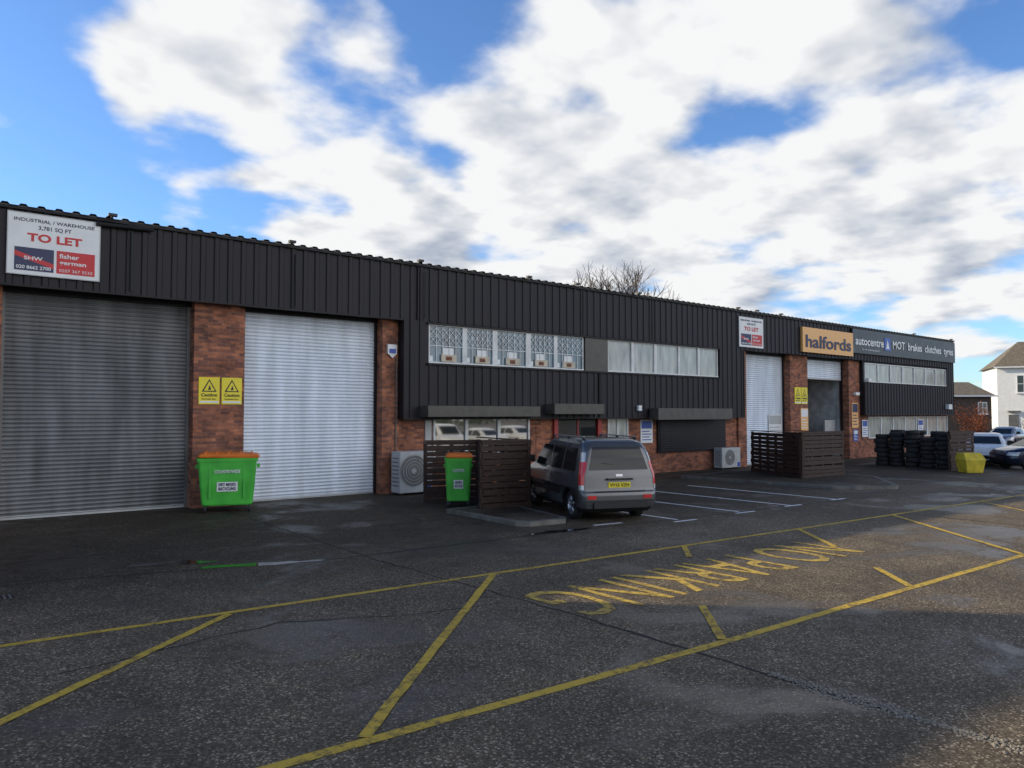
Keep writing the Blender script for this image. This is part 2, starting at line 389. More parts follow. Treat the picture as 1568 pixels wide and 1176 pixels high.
for a,c in L:
    w=c-a; n=5
    for i in range(1,n): 
        x=a+w*i/n; b.box(x-.010,x+.010,19.27,19.28,3.94,5.0,'whitef')
    for z0 in (4.72,):
        for i in range(n):
            xa=a+w*i/n;xb=a+w*(i+1)/n
            for (p,q) in (((xa,z0),(xb,z0+.24)),((xb,z0),(xa,z0+.24)),((xa,z0),(xb,z0-.24)),((xb,z0),(xa,z0-.24))):
                b.cyl((p[0],19.275,p[1]),(q[0],19.275,q[1]),.009,.009,4,'white',False)
    for z in (4.40,): b.box(a,c,19.265,19.275,z,z+.02,'white')
    m=(a+c)/2+random.uniform(-.1,.1)
    b.box(m-.28,m+.28,19.24,19.29,3.94,4.16,'cream'); b.box(m-.2,m+.2,19.285,19.295,4.16,4.36,'white'); b.box(m-.12,m+.1,19.232,19.239,3.98,4.10,'brick')
    b.box(a+.02,a+.12,19.28,19.29,3.94,4.1,'white')
b.obj('window_grilles',B)
R_=[(19.95,21.2),(21.33,22.5),(22.65,23.95),(24.07,25.2),(25.33,26.5)]
winrow('office_windows_right',R_,3.92,5.02,19.30,'glassB')
P3=[(39.35+i*1.46,39.35+i*1.46+1.36) for i in range(7)]
winrow('office_windows_far',P3,4.05,4.98,19.30,'glassB')
winrow('ground_windows_far',[(40.2+i*1.45,40.2+i*1.45+1.35) for i in range(7)],1.05,2.12,19.57,'glassB')
winrow('ground_window_left',[(12.62,13.75),(13.86,15.05),(15.16,16.35)],.95,2.15,19.57,'glassR',fw=.06)
winrow('ground_window_small',[(20.26,20.7),(20.75,21.25)],1.35,2.12,19.57,'glassB')
b=MB(); b.box(12.28,12.5,19.55,19.6,.2,2.15,'acgrey'); b.box(16.75,17.5,19.585,19.6,.0,2.1,'brick')
b.box(17.68,19.64,19.59,19.6,0,2.2,'dark'); b.box(17.5,17.68,19.48,19.6,0,2.2,'dred'); b.box(19.64,19.82,19.48,19.6,0,2.2,'dred')
b.box(17.72,18.65,19.56,19.59,.05,2.1,'glassD'); b.box(18.7,19.6,19.56,19.59,.05,2.1,'glassD'); b.box(18.65,18.7,19.53,19.59,0,2.15,'dred')
b.obj('entrance_door',B)
b=MB()
for x0,x1,z0,z1 in ((11.85,16.2,2.24,2.58),(16.83,19.2,2.32,2.68),(22.1,26.8,2.1,2.55)):
    b.box(x0,x1,18.72,19.18,z0,z1,'canopy')
b.obj('shutter_boxes',B,bevel=.015)
b=MB(); b.box(23.0,27.4,19.5,19.59,.8,2.12,'clad2')
for i in range(13): b.box(23.08,27.32,19.46,19.5,.86+i*.096,.92+i*.096,'clad')
b.obj('security_shutter',B)
b=MB()
b.box(21.42,21.6,19.1,19.2,2.45,2.65,'white'); b.box(10.9,11.2,19.42,19.5,4.1,4.38,'white'); b.box(10.95,11.15,19.40,19.42,4.12,4.25,'blue')
b.quad([(10.9,19.42,4.1),(11.2,19.42,4.1),(11.05,19.42,3.98)],'white')
b.box(39.3,39.6,19.05,19.2,4.0,4.2,'white'); b.box(49.2,49.7,19.0,19.2,2.6,2.9,'white'); 
b.box(38.5,38.9,19.35,19.5,3.3,3.45,'white')
b.obj('alarm_and_lamps',B)
# ---- signs
def board(name,x0,x1,z0,z1,y,mt,d=.03,fr=None):
    e=empty(name); b=MB(); b.box(x0,x1,y-d,y,z0,z1,mt)
    if fr:
        t=.02
        b.box(x0-t,x1+t,y-d-.004,y,z1,z1+t,fr);b.box(x0-t,x1+t,y-d-.004,y,z0-t,z0,fr)
        b.box(x0-t,x0,y-d-.004,y,z0,z1,fr);b.box(x1,x1+t,y-d-.004,y,z0,z1,fr)
    b.obj('panel',e); return e
def tolet(x0,x1,z0,z1):
    y=19.17
    e=board('to_let_sign',x0,x1,z0,z1,y,'white',.03,'acgrey'); w=x1-x0;h=z1-z0; yf=y-.034
    text('line_1','INDUSTRIAL / WAREHOUSE',x0+.06*w,yf,z0+.87*h,.055*h/1.0,'navy',e,.88*w,bold=.01)
    text('line_2','3,781 SQ FT',x0+.32*w,yf,z0+.755*h,.065*h,'navy',e,.36*w,bold=.01)
    text('line_3','TO LET',x0+.2*w,yf,z0+.555*h,.13*h,'red',e,.6*w,bold=.035)
    b=MB(); b.box(x0+.07*w,x0+.49*w,yf-.002,yf+.004,z0+.06*h,z0+.44*h,'navy'); b.box(x0+.52*w,x0+.95*w,yf-.002,yf+.004,z0+.06*h,z0+.44*h,'red')
    b.quad([(x0+.07*w,yf-.003,z0+.3*h),(x0+.49*w,yf-.003,z0+.12*h),(x0+.49*w,yf-.003,z0+.2*h),(x0+.07*w,yf-.003,z0+.38*h)],'red')
    b.obj('logos',e)
    text('agent_1','SHW',x0+.17*w,yf-.004,z0+.24*h,.06*h,'white',e,.2*w,bold=.02)
    text('agent_1b','020 8662 2700',x0+.09*w,yf-.004,z0+.09*h,.055*h,'white',e,.37*w,bold=.02)
    text('agent_2','fisher',x0+.55*w,yf-.004,z0+.32*h,.075*h,'white',e,.22*w,bold=.02)
    text('agent_3','german',x0+.55*w,yf-.004,z0+.215*h,.07*h,'white',e,.3*w,bold=.02)
    text('agent_3b','0207 367 5533',x0+.55*w,yf-.004,z0+.09*h,.05*h,'white',e,.37*w)
tolet(1.54,3.28,5.36,6.68); tolet(27.95,29.75,5.26,6.55)
def caution(x0,x1,z0,z1,y=19.49):
    e=board('caution_sign',x0,x1,z0,z1,y,'yellow',.015); w=x1-x0;h=z1-z0;c=(x0+x1)/2; yf=y-.019
    b=MB(); b.quad([(c-.36*w,yf,z0+.46*h),(c+.36*w,yf,z0+.46*h),(c,yf,z0+.93*h)],'black')
    b.quad([(c-.26*w,yf-.002,z0+.50*h),(c+.26*w,yf-.002,z0+.50*h),(c,yf-.002,z0+.85*h)],'yellow')
    b.quad([(c-.07*w,yf-.004,z0+.53*h),(c+.09*w,yf-.004,z0+.53*h),(c+.02*w,yf-.004,z0+.72*h)],'black')
    b.box(x0+.05*w,x1-.05*w,yf,yf+.003,z0+.05*h,z0+.12*h,'white')
    b.obj('pictogram',e)
    text('word','Caution',x0+.12*w,yf,z0+.29*h,.12*h,'black',e,.76*w,bold=.02)
    text('word2','Automatic door',x0+.14*w,yf,z0+.17*h,.06*h,'black',e,.7*w)
caution(5.60,6.11,2.58,3.26); caution(6.16,6.67,2.58,3.26)
caution(32.85,33.4,2.8,3.6); caution(33.44,33.98,2.8,3.6)
def poster(name,x0,x1,z0,z1,y,c1,c2):
    e=board(name,x0,x1,z0,z1,y,c1,.015); b=MB(); h=z1-z0
    b.box(x0+.05,x1-.05,y-.019,y-.016,z0+.62*h,z1-.05,c2)
    for k in range(4): b.box(x0+.08,x1-.08-.1*(k%2),y-.019,y-.016,z0+(.12+.12*k)*h,z0+(.16+.12*k)*h,c2)
    b.obj('print',e)
poster('notice_board',22.05,22.75,1.2,2.1,19.59,'white','blue')
poster('price_sign',33.35,34.02,1.5,2.6,19.49,'halforange','white')
poster('opening_hours_sign',38.3,38.95,1.6,2.9,19.49,'halforange','navy')
poster('notice_board',38.4,38.9,.9,1.5,19.49,'blue','white')
poster('notice_board',31.2,32.3,1.1,2.3,19.85,'white','acgrey')
poster('notice_board',39.5,40.1,1.1,2.0,19.56,'white','blue')
poster('notice_board',46.1,46.8,1.1,2.0,19.52,'white','blue')
e=board('garage_fascia_sign',32.9,37.7,5.27,6.46,19.17,'halforange',.12)
text('lettering','halfords',33.15,19.03,5.52,.60,'navy',e,4.3,bold=.02)
e=board('garage_services_sign',37.72,50.45,5.47,6.72,19.17,'darksign',.10)
text('lettering_1','autocentre',37.95,19.05,5.92,.42,'white',e,3.1,bold=.02)
text('lettering_2','MOT  brakes  clutches  tyres',42.1,19.05,5.92,.42,'white',e,8.0,bold=.02)
text('small_print','the car servicing experts',38.6,19.05,5.65,.1,'white',e,2.0)
b=MB(); b.box(41.15,41.85,19.05,19.068,5.75,6.45,'blue')
b.quad([(41.3,19.045,5.85),(41.7,19.045,5.85),(41.5,19.045,6.35)],'white'); b.obj('badge',e)
# ---- AC units
def acunit(x,y,w,d,h):
    e=empty('air_conditioning_unit',(x,y,0)); b=MB()
    b.box(0,w,0,d,.06,h,'acgrey'); b.obj('casing',e,bevel=.02)
    b=MB(); b.box(.05,w*.1,.03,d-.03,0,.06,'black'); b.box(w*.9,w-.05,.03,d-.03,0,.06,'black')
    c=(w*.42,-.004,h*.55); 
    for i in range(5):
        r=h*.36*(i+1)/5
        vs=[];n=28
        for k in range(n):
            t=k*2*math.pi/n
            vs+=[(c[0]+(r-.006)*math.cos(t),-.02,c[2]+(r-.006)*math.sin(t)),(c[0]+(r+.006)*math.cos(t),-.02,c[2]+(r+.006)*math.sin(t))]
        b.add(vs,[(2*k,2*k+1,(2*k+3)%(2*n),(2*k+2)%(2*n)) for k in range(n)],'acgrey')
    b.cyl((c[0],-.004,c[2]),(c[0],.01,c[2]),h*.37,h*.37,28,'grey'); b.cyl((c[0],-.012,c[2]),(c[0],0,c[2]),.07,.07,12,'acgrey')
    for i in range(8): b.box(-.006,.004,.08,d-.08,h*.2+i*h*.09,h*.23+i*h*.09,'grey')
    b.box(w*.82,w*.96,-.006,0.01,h*.1,h*.3,'blue')
    b.obj('fan_and_feet',e)
acunit(10.95,18.78,1.1,.5,1.25); acunit(26.5,19.05,1.3,.42,.9)
# ---- wheelie bins
def bin4(name,x,y,rz,w,d,h,lidmat,label):
    e=empty(name,(x,y,0),rz); b=MB()
    def rr(hw,hd,z,r=.07,n=4):
        out=[]
        for cx,cy,a0 in((hw-r,hd-r,0),(-hw+r,hd-r,90),(-hw+r,-hd+r,180),(hw-r,-hd+r,270)):
            for i in range(n+1):
                a=math.radians(a0+90*i/n); out.append((cx+r*math.cos(a),cy+r*math.sin(a),z))
        return out
    lev=[(w*.40,d*.38,.17),(w*.42,d*.40,.2),(w*.455,d*.45,h*.5),(w*.48,d*.48,h*.86),(w*.5,d*.5,h*.86),(w*.505,d*.505,h*.92),(w*.49,d*.49,h*.925)]
    rings=[rr(*l) for l in lev]; n=len(rings[0]); vs=[p for r in rings for p in r]
    fs=[tuple(range(n))[::-1]]
    for k in range(len(rings)-1):
        for i in range(n): fs.append((k*n+i,k*n+(i+1)%n,(k+1)*n+(i+1)%n,(k+1)*n+i))
    fs.append(tuple((len(rings)-1)*n+i for i in range(n)))
    b.add(vs,fs,'green')
    b.box(-w*.3,-w*.26,-d*.475,-d*.40,.35,h*.8,'green'); b.box(w*.26,w*.3,-d*.475,-d*.40,.35,h*.8,'green')
    b.box(-w*.535,-w*.48,-d*.1,d*.1,h*.74,h*.80,'green'); b.box(w*.48,w*.535,-d*.1,d*.1,h*.74,h*.80,'green')
    b.obj('body',e)
    b=MB(); lv=[(w*.50,d*.51,h*.93),(w*.51,d*.52,h*.955),(w*.47,d*.47,h*.99),(w*.30,d*.33,h*1.01)]
    rings=[rr(*l) for l in lv]; vs=[p for r in rings for p in r]; fs=[]
    for k in range(len(rings)-1):
        for i in range(n): fs.append((k*n+i,k*n+(i+1)%n,(k+1)*n+(i+1)%n,(k+1)*n+i))
    fs.append(tuple((len(rings)-1)*n+i for i in range(n))); fs.append(tuple(range(n))[::-1])
    b.add(vs,fs,lidmat)
    for i in range(5): b.box(-w*.4+i*w*.19,-w*.37+i*w*.19,-d*.42,d*.42,h*.985,h*1.02,lidmat)
    o=b.obj('lid',e); o.rotation_euler=(0,math.radians(1.2),0)
    b=MB()
    for sx in(-1,1):
        for sy in(-1,1):
            cx,cy=sx*w*.36,sy*d*.33
            b.cyl((cx-.025,cy,.09),(cx+.025,cy,.09),.09,.09,14,'rubber'); b.box(cx-.035,cx+.035,cy-.03,cy+.03,.10,.18,'grey')
    b.obj('castors',e)
    b=MB()
    b.quad([(-w*.17,-d*.452,h*.36),(w*.17,-d*.452,h*.36),(w*.17,-d*.468,h*.52),(-w*.17,-d*.468,h*.52)],'white'); b.obj('label',e)
    text('label_text',label,-w*.14,-d*.472,h*.455,.05*h/1.0,'navy',e,w*.28,bold=.02)
    text('label_text_2','RECYCLING',-w*.14,-d*.466,h*.385,.05*h/1.0,'navy',e,w*.28,bold=.02)
    text('brand_text','COUNTRYWIDE',-w*.21,-d*.492,h*.67,.055*h,'white',e,w*.42,bold=.02)
    return e
bin4('wheelie_bin',6.05,18.55,math.radians(-20),1.36,.95,1.40,'orange','DRY MIXED')
bin4('wheelie_bin',10.85,15.72,math.radians(-33),.68,.7,1.34,'orange','GENERAL')
# ---- slatted timber screens made of pallet boards
def screen(name,pts,h):
    e=empty(name); rnd=random.Random(len(pts)*7+int(pts[0][0]))
    for i in range(len(pts)-1):
        p=Vector((*pts[i],0));q=Vector((*pts[i+1],0)); L_=(q-p).length; a=math.atan2(q.y-p.y,q.x-p.x)
        b=MB(); z=.10
        while z<h-.10:
            hh=rnd.choice((.11,.125,.14)); dy=rnd.uniform(-.02,.004)
            b.box(.002+rnd.uniform(-.05,.03),L_-.002+rnd.uniform(-.03,.05),-.022+dy,-.002+dy,z,z+hh,'dwood',rnd.uniform(-.012,.012))
            b.box(.01,L_-.01,.075,.095,z+.02,z+hh,'dwood',rnd.uniform(-.01,.01))
            z+=hh+rnd.choice((.014,.022,.045,.03))
        n=max(2,round(L_/.6))
        for k in range(n+1):
            x=L_*k/n; b.box(x-.045,x+.045,.0,.073,0,h-.05-rnd.uniform(0,.05),'dwood')
        b.box(-.04,L_+.04,-.05,.10,h-.045,h-.02,'dwood',rnd.uniform(-.02,.02)); b.box(.0,L_,-.03,.10,0.0,.08,'dwood')
        b.obj('panel_%d'%(i+1),e,loc=(p.x,p.y,0),rotz=a)
screen('slatted_bin_screen',[(10.75,17.1),(12.1,16.6)],1.62)
screen('slatted_bin_screen',[(10.58,14.35),(11.92,14.2),(12.1,16.5)],1.72)
screen('slatted_bin_screen',[(26.0,17.3),(24.15,14.1),(26.5,13.85),(27.1,16.5)],1.70)
screen('slatted_bin_screen',[(33.4,12.9),(35.0,12.6)],1.65)
# ---- tyres
def tyres(x,y,n):
    b=MB(); z=.0
    for i in range(n):
        ox,oy=random.uniform(-.05,.05),random.uniform(-.05,.05); r=random.uniform(.28,.33); w=random.uniform(.17,.22)
        prof=[(r*.6,.02),(r*.9,.0),(r,.03),(r*1.01,w/2),(r,w-.03),(r*.9,w),(r*.6,w-.02),(r*.55,w/2),(r*.6,.02)]
        b.lathe(prof,20,'rubber',c=(x+ox,y+oy,z)); z+=w
    b.obj('tyre_stack',None,True)
for x,y,n in ((34.6,16.2,7),(34.5,15.5,8),(34.4,14.8,8),(34.3,14.1,7),(34.2,13.4,8),(35.2,15.8,8),(35.1,14.9,8),(35.0,14.0,8)): tyres(x,y,n)
e=empty('yellow_grit_bin',(33.0,12.0,0),math.radians(-35)); b=MB()
def frust(b,w0,d0,z0,w1,d1,z1,mt,dy=0):
    vs=[(-w0,-d0,z0),(w0,-d0,z0),(w0,d0,z0),(-w0,d0,z0),(-w1,-d1+dy,z1),(w1,-d1+dy,z1),(w1,d1+dy,z1),(-w1,d1+dy,z1)]
    b.add(vs,[(0,3,2,1),(4,5,6,7),(0,1,5,4),(1,2,6,5),(2,3,7,6),(3,0,4,7)],mt)
frust(b,.33,.27,.0,.41,.33,.48,'yelbin'); frust(b,.43,.35,.482,.36,.22,.78,'yelbin',.07)
b.obj('tub_and_lid',e,bevel=.02)
# ---------------------------------------------------------------- cars
def interp(tab,z):
    if z<=tab[0][0]: return tab[0][1:]
    for a,c in zip(tab[:-1],tab[1:]):
        if z<=c[0]:
            t=(z-a[0])/(c[0]-a[0]); return tuple(a[i]+(c[i]-a[i])*t for i in range(1,len(a)))
    return tab[-1][1:]
def car(name,loc,rz,tab,pm,wr,axles,glass_side,rear,plate=None,rails=False,van=False,plate_mat='yellow'):
    e=empty(name,(loc[0],loc[1],0),rz)
    H=tab[-1][0]
    zs=[]
    for a,c in zip(tab[:-1],tab[1:]):
        for k in range(3): zs.append(a[0]+(c[0]-a[0])*k/3)
    zs.append(H)
    def ring(z):
        yr,yf,hw,rr_,rf=interp(tab,z); out=[]
        for cx,cy,a0,r in((1,1,0,rf),(-1,1,90,rf),(-1,-1,180,rr_),(1,-1,270,rr_)):
            ycen=(yf-r) if cy>0 else (yr+r)
            rx=min(r,hw*.9)
            for i in range(9):
                a=math.radians(a0+90*i/8)
                out.append((cx*(hw-rx)+rx*math.cos(a),ycen+r*math.sin(a),z))
        return out
    b=MB(); rings=[ring(z) for z in zs]; n=len(rings[0]); vs=[p for r in rings for p in r]
    fs=[tuple(range(n))[::-1]]
    for k in range(len(rings)-1):
        for i in range(n): fs.append((k*n+i,k*n+(i+1)%n,(k+1)*n+(i+1)%n,(k+1)*n+i))
    fs.append(tuple((len(rings)-1)*n+i for i in range(n)))
    b.add(vs,fs,pm); b.mi('black')
    body=b.obj('body',e,True)
    for p in body.data.polygons:
        if p.center.z<.30: p.material_index=1
    hwm=interp(tab,wr)[2]
    for ya in axles:
        for sx in(-1,1):
            c=MB(); c.cyl((sx*(hwm-.26),ya,wr+.01),(sx*(hwm+.2),ya,wr+.01),wr+.055,wr+.055,32,'black')
            co=c.obj('cutter',None)
            co.parent=e
            bm=body.modifiers.new('b','BOOLEAN'); bm.operation='DIFFERENCE'; bm.object=co; bm.solver='EXACT'
            try: bm.material_mode='TRANSFER'
            except: pass
            cutters.append(co); bodies.add(body)
            w=MB(); X=sx*(hwm-.125)
            prof=[(wr*.66,-.09),(wr*.9,-.105),(wr*.985,-.085),(wr,-.03),(wr,.03),(wr*.985,.085),(wr*.9,.105),(wr*.66,.09)]
            w.lathe(prof,30,'rubber','X',(X,ya,wr))
            so=sx
            w.lathe([(wr*.66,so*.09),(wr*.62,so*.075),(wr*.60,-so*.05)],30,'alloy','X',(X,ya,wr))
            w.cyl((X+so*.0,ya,wr),(X+so*.02,ya,wr),wr*.6,wr*.6,24,'black')
            w.cyl((X+so*.02,ya,wr),(X+so*.085,ya,wr),.075,.06,14,'alloy')
            for k in range(5):
                a=k*2*math.pi/5+.3
                p0=(X+so*.07,ya+.04*math.cos(a),wr+.04*math.sin(a)); p1=(X+so*.078,ya+wr*.62*math.cos(a),wr+wr*.62*math.sin(a))
                w.cyl(p0,p1,.045,.028,6,'alloy')
            w.obj('wheel',e,True)
            ar=MB(); vs=[];nn=20
            for k in range(nn+1):
                a=math.pi*(k/nn*1.16-.08)
                for rr_ in (wr+.05,wr+.10):
                    zz=wr+.01+rr_*math.sin(a); hw_=interp(tab,max(zz,tab[0][0]))[2]
                    vs.append((sx*(hw_+.008),ya+rr_*math.cos(a),zz))
            ar.add(vs,[(2*k,2*k+1,2*k+3,2*k+2) for k in range(nn)],'black' if van else pm); ar.obj('arch_trim',e)
    g=MB()
    def sidepatch(poly,mt,off=.006,sx=None):
        for s_ in((-1,1) if sx is None else (sx,)):
            rows=[]
            for (a0,a1,za),(c0,c1,zc) in zip(poly[:-1],poly[1:]):
                for k in range(5):
                    t=k/5; rows.append((a0+(c0-a0)*t,a1+(c1-a1)*t,za+(zc-za)*t))
            rows.append(poly[-1]); vs=[]
            for y0,y1,z in rows:
                x=s_*(interp(tab,z)[2]+off); vs+=[(x,y0,z),(x,y1,z)]
            g.add(vs,[(2*i,2*i+1,2*i+3,2*i+2) for i in range(len(rows)-1)],mt)
    for poly in glass_side: sidepatch(poly,'glassC')
    def endpatch(x0,x1,z0,z1,mt,off=.006,xt0=None,xt1=None,front=False,k=8):
        vs=[]
        for i in range(k+1):
            t=i/k; z=z0+(z1-z0)*t; y=interp(tab,z)[0]-off if not front else interp(tab,z)[1]+off
            a=x0+((xt0 if xt0 is not None else x0)-x0)*t; c=x1+((xt1 if xt1 is not None else x1)-x1)*t
            vs+=[(a,y,z),(c,y,z)]
        g.add(vs,[(2*i,2*i+1,2*i+3,2*i+2) for i in range(k)],mt)
    def cornerlamp(z0,z1,mt,a_from,a_to,off=.010,front=False):
        for s_ in(-1,1):
            vs=[];rows=8;cols=6
            for i in range(rows+1):
                z=z0+(z1-z0)*i/rows; yr,yf,hw,rr_,rf=interp(tab,z)
                r=rf if front else rr_; rx=min(r,hw*.9)
                for j in range(cols+1):
                    a=math.radians(a_from+(a_to-a_from)*j/cols)
                    xx=s_*((hw-rx)+(rx+off)*math.sin(a)); yy=(yf-r+(r+off)*math.cos(a)) if front else (yr+r-(r+off)*math.cos(a))
                    vs.append((xx,yy,z))
            c=cols+1
            g.add(vs,[(i*c+j,i*c+j+1,(i+1)*c+j+1,(i+1)*c+j) for i in range(rows) for j in range(cols)],mt)
    for r in rear:
        if r[0]=='end': endpatch(*r[1:])
        elif r[0]=='endf': endpatch(*r[1:],front=True)
        elif r[0]=='lamp': cornerlamp(*r[1:])
        elif r[0]=='lampf': cornerlamp(*r[1:],front=True)
        elif r[0]=='side': sidepatch(r[1],r[2],r[3])
    ym=[p for p in glass_side][-1][0][1]
    g.obj('glazing_and_lamps',e)
    mbb=MB(); zb=interp(tab,1.0)[2]; mh=glass_side[-1][0][2]+.06
    for s_ in(-1,1): mbb.box(s_*(zb+.02)-.0 if s_>0 else -zb-.22,s_*(zb+.02)+.2 if s_>0 else -zb-.02,ym-.12,ym+.0,mh-.03,mh+.14,'black')
    if rails:
        for s_ in(-1,1):
            xr=s_*(interp(tab,H-.06)[2]-.06)
            mbb.cyl((xr,.55,H+.02),(xr,2.5,H+.03),.016,.016,8,'alloy')
            for yy in(.55,1.5,2.5): mbb.box(xr-.02,xr+.02,yy-.05,yy+.05,H-.05,H+.02,'black')
    if van:
        yb=interp(tab,.5)[0]
        mbb.box(-.62,.62,yb-.035,yb+.02,.30,.44,'black')
        mbb.box(-.30,.30,yb-.028,yb+.06,.90,.94,'black')
        mbb.cyl((.05,.10,1.20),(-.38,.105,1.27),.012,.008,6,'black')
    mbb.obj('mirrors_and_trim',e,bevel=.01)
    if plate:
        z,txt=plate; yp=interp(tab,z+.05)[0]-.02
        p=MB(); p.box(-.26,.26,yp,yp+.03,z,z+.115,plate_mat); p.obj('number_plate',e)
        text('plate_text',txt,-.225,yp-.005,z+.022,.07,'black',e,.45,bold=.01)
    return e
cutters=[];bodies=set()
VAN=[(.20,.14,4.22,.78,.15,.4),(.30,.03,4.33,.86,.15,.42),(.42,.0,4.37,.895,.14,.45),(.62,.0,4.38,.905,.13,.45),(.68,.035,4.37,.905,.12,.45),(.85,.05,4.27,.903,.12,.45),(.98,.06,4.05,.898,.12,.42),
(1.06,.07,3.78,.885,.13,.40),(1.13,.08,3.48,.868,.14,.38),(1.40,.14,3.12,.815,.16,.34),(1.60,.20,2.83,.765,.18,.3),(1.70,.27,2.65,.72,.22,.28),(1.76,.38,2.46,.65,.26,.25),(1.79,.56,2.28,.56,.26,.22),(1.80,.75,2.1,.42,.2,.2)]
grey=paint('grey_car_paint',(.105,.108,.115),.45,.3)
gs=[[(.42,1.20,1.08),(.42,1.20,1.12),(.50,1.20,1.58)],[(1.29,2.02,1.08),(1.29,2.02,1.12),(1.29,2.02,1.60)],[(2.10,3.25,1.10),(2.10,3.2,1.14),(2.10,2.72,1.60)]]
rear=[('end',-.70,.70,1.12,1.62,'glassC',.008,-.56,.56),('lamp',.80,1.30,'lampred',15,80),('lamp',1.30,1.50,'lampclear',30,72),('lamp',.70,.80,'lampclear',18,75),
('end',-.60,.60,.655,.672,'black',.03),('end',-.80,.80,.44,.47,'black',.004),('end',-.08,.08,.98,1.03,'alloy',.02),
('end',-.75,-.55,.5,.58,'lampred',.006),('end',.55,.75,.5,.58,'lampred',.006),
('side',[(1.24,1.245,.42),(1.24,1.245,1.6)],'black',.004),('side',[(2.055,2.06,.35),(2.055,2.06,1.65)],'black',.004),('side',[(3.28,3.285,.35),(3.28,3.285,1.08)],'black',.004),
('side',[(.55,.555,.8),(.55,.555,1.05)],'black',.004),('side',[(1.3,3.2,.52),(1.3,3.2,.64)],'black',.012),('side',[(1.35,1.52,.97),(1.35,1.52,1.0)],'black',.03),('side',[(2.2,2.37,.97),(2.2,2.37,1.0)],'black',.03),
('endf',-.6,.6,1.16,1.66,'glassC',.01)]
hd=math.atan2(-.38,.925)
rc=Vector((12.37,12.05)); fw=Vector((-math.sin(hd),math.cos(hd)))
org=rc-fw*.80
car('grey_mpv_car',(org.x,org.y),hd,VAN,grey,.315,(.80,3.53),gs,rear,(.74,'VY15 VZH'),True,True)
HAT=[(.18,.16,3.95,.72,.2,.4),(.28,.03,4.08,.80,.2,.45),(.45,.0,4.12,.86,.2,.5),(.65,.03,4.08,.87,.2,.5),(.80,.08,3.95,.865,.2,.5),(.90,.12,3.6,.85,.22,.45),(.96,.17,3.15,.82,.22,.4),(1.15,.33,2.75,.74,.22,.35),(1.33,.55,2.35,.66,.22,.3),(1.41,.8,2.1,.58,.22,.25),(1.44,1.05,1.85,.42,.2,.2)]
hgs=[[(.75,1.55,.93),(.80,1.55,.97),(.98,1.55,1.30)],[(1.63,2.75,.93),(1.63,2.70,.97),(1.63,2.28,1.30)]]
hrear=[('end',-.62,.62,.95,1.28,'glassC',.008,-.5,.5),('lamp',.66,.86,'lampred',20,75),('endf',-.6,.6,.98,1.30,'glassC',.01,-.5,.5),('lampf',.60,.74,'lampclear',20,70),('end',-.3,.3,.52,.64,'white',.01),
('endf',-.5,.5,.35,.5,'black',.006),('side',[(1.58,1.585,.3),(1.58,1.585,1.3)],'black',.004)]
wh=paint('white_car_paint',(.78,.78,.77),0,.3); db=paint('dark_blue_car_paint',(.012,.02,.05),.4,.25); sv=paint('silver_car_paint',(.35,.36,.38),.6,.3)
car('white_hatchback_car',(41.0,14.2),math.radians(109),HAT,wh,.30,(.72,3.25),hgs,hrear)
car('dark_blue_hatchback_car',(39.3,9.6),math.radians(53),HAT,db,.31,(.72,3.25),hgs,hrear)
car('silver_hatchback_car',(61,19.4),math.radians(95),HAT,sv,.30,(.72,3.25),hgs,hrear)
car('white_mpv_car',(27.5,-4),math.radians(10),VAN,wh,.315,(.80,3.53),gs,rear)
car('white_hatchback_car',(31,-4.3),math.radians(5),HAT,wh,.30,(.72,3.25),hgs,hrear)
car('white_hatchback_car',(34,-4.5),math.radians(5),HAT,wh,.30,(.72,3.25),hgs,hrear)
bpy.context.view_layer.update()
dg=bpy.context.evaluated_depsgraph_get()
for o in bodies:
    me=bpy.data.meshes.new_from_object(o.evaluated_get(dg),preserve_all_data_layers=True,depsgraph=dg)
    o.modifiers.clear(); o.data=me
for c in cutters: bpy.data.objects.remove(c)
# ---------------------------------------------------------------- neighbours
def house(name,loc,rz,w,d,eave,ridge,wall,win=(),gable=False,chim=.75):
    e=empty(name,loc,rz); b=MB(); b.box(0,w,0,d,0,eave,wall); b.obj('walls',e)
    b=MB(); o=.35
    if gable: v=[(-o,-o,eave-.05),(w+o,-o,eave-.05),(w+o,d+o,eave-.05),(-o,d+o,eave-.05),(-o,d/2,ridge),(w+o,d/2,ridge)]
    else: v=[(-o,-o,eave),(w+o,-o,eave),(w+o,d+o,eave),(-o,d+o,eave),(d*.32,d/2,ridge),(w-d*.32,d/2,ridge)]
    b.add(v,[(0,1,5,4),(1,2,5),(2,3,4,5),(3,0,4),(0,3,2,1)],'tile'); b.box(-o,w+o,-o-.06,-o,eave-.12,eave+.02,'white'); b.obj('roof',e)
    if chim:
        b=MB(); 
        b.box(w*chim,w*chim+.9,d/2-.4,d/2+.4,ridge-.6,ridge+.9,'brick')
        for k in(0.2,.6): b.cyl((w*chim+k+.05,d/2,ridge+.9),(w*chim+k+.05,d/2,ridge+1.25),.12,.1,8,'tile')
        b.obj('chimney',e)
    b=MB()
    for x0,x1,z0,z1 in win:
        b.box(x0-.08,x1+.08,-.05,.0,z0-.08,z1+.08,'white'); b.box(x0,x1,-.07,-.05,z0,z1,'glassD'); b.box((x0+x1)/2-.03,(x0+x1)/2+.03,-.09,-.07,z0,z1,'white'); b.box(x0,x1,-.09,-.07,(z0+z1)/2-.03,(z0+z1)/2+.03,'white')
        b.box(x0-.15,x1+.15,-.16,0,z0-.18,z0-.08,'white')
    b.box(1.0,1.95,-.05,0,0,2.2,'grey'); b.box(.9,2.05,-.5,0,2.5,2.65,'grey')
    b.obj('windows_and_door',e)
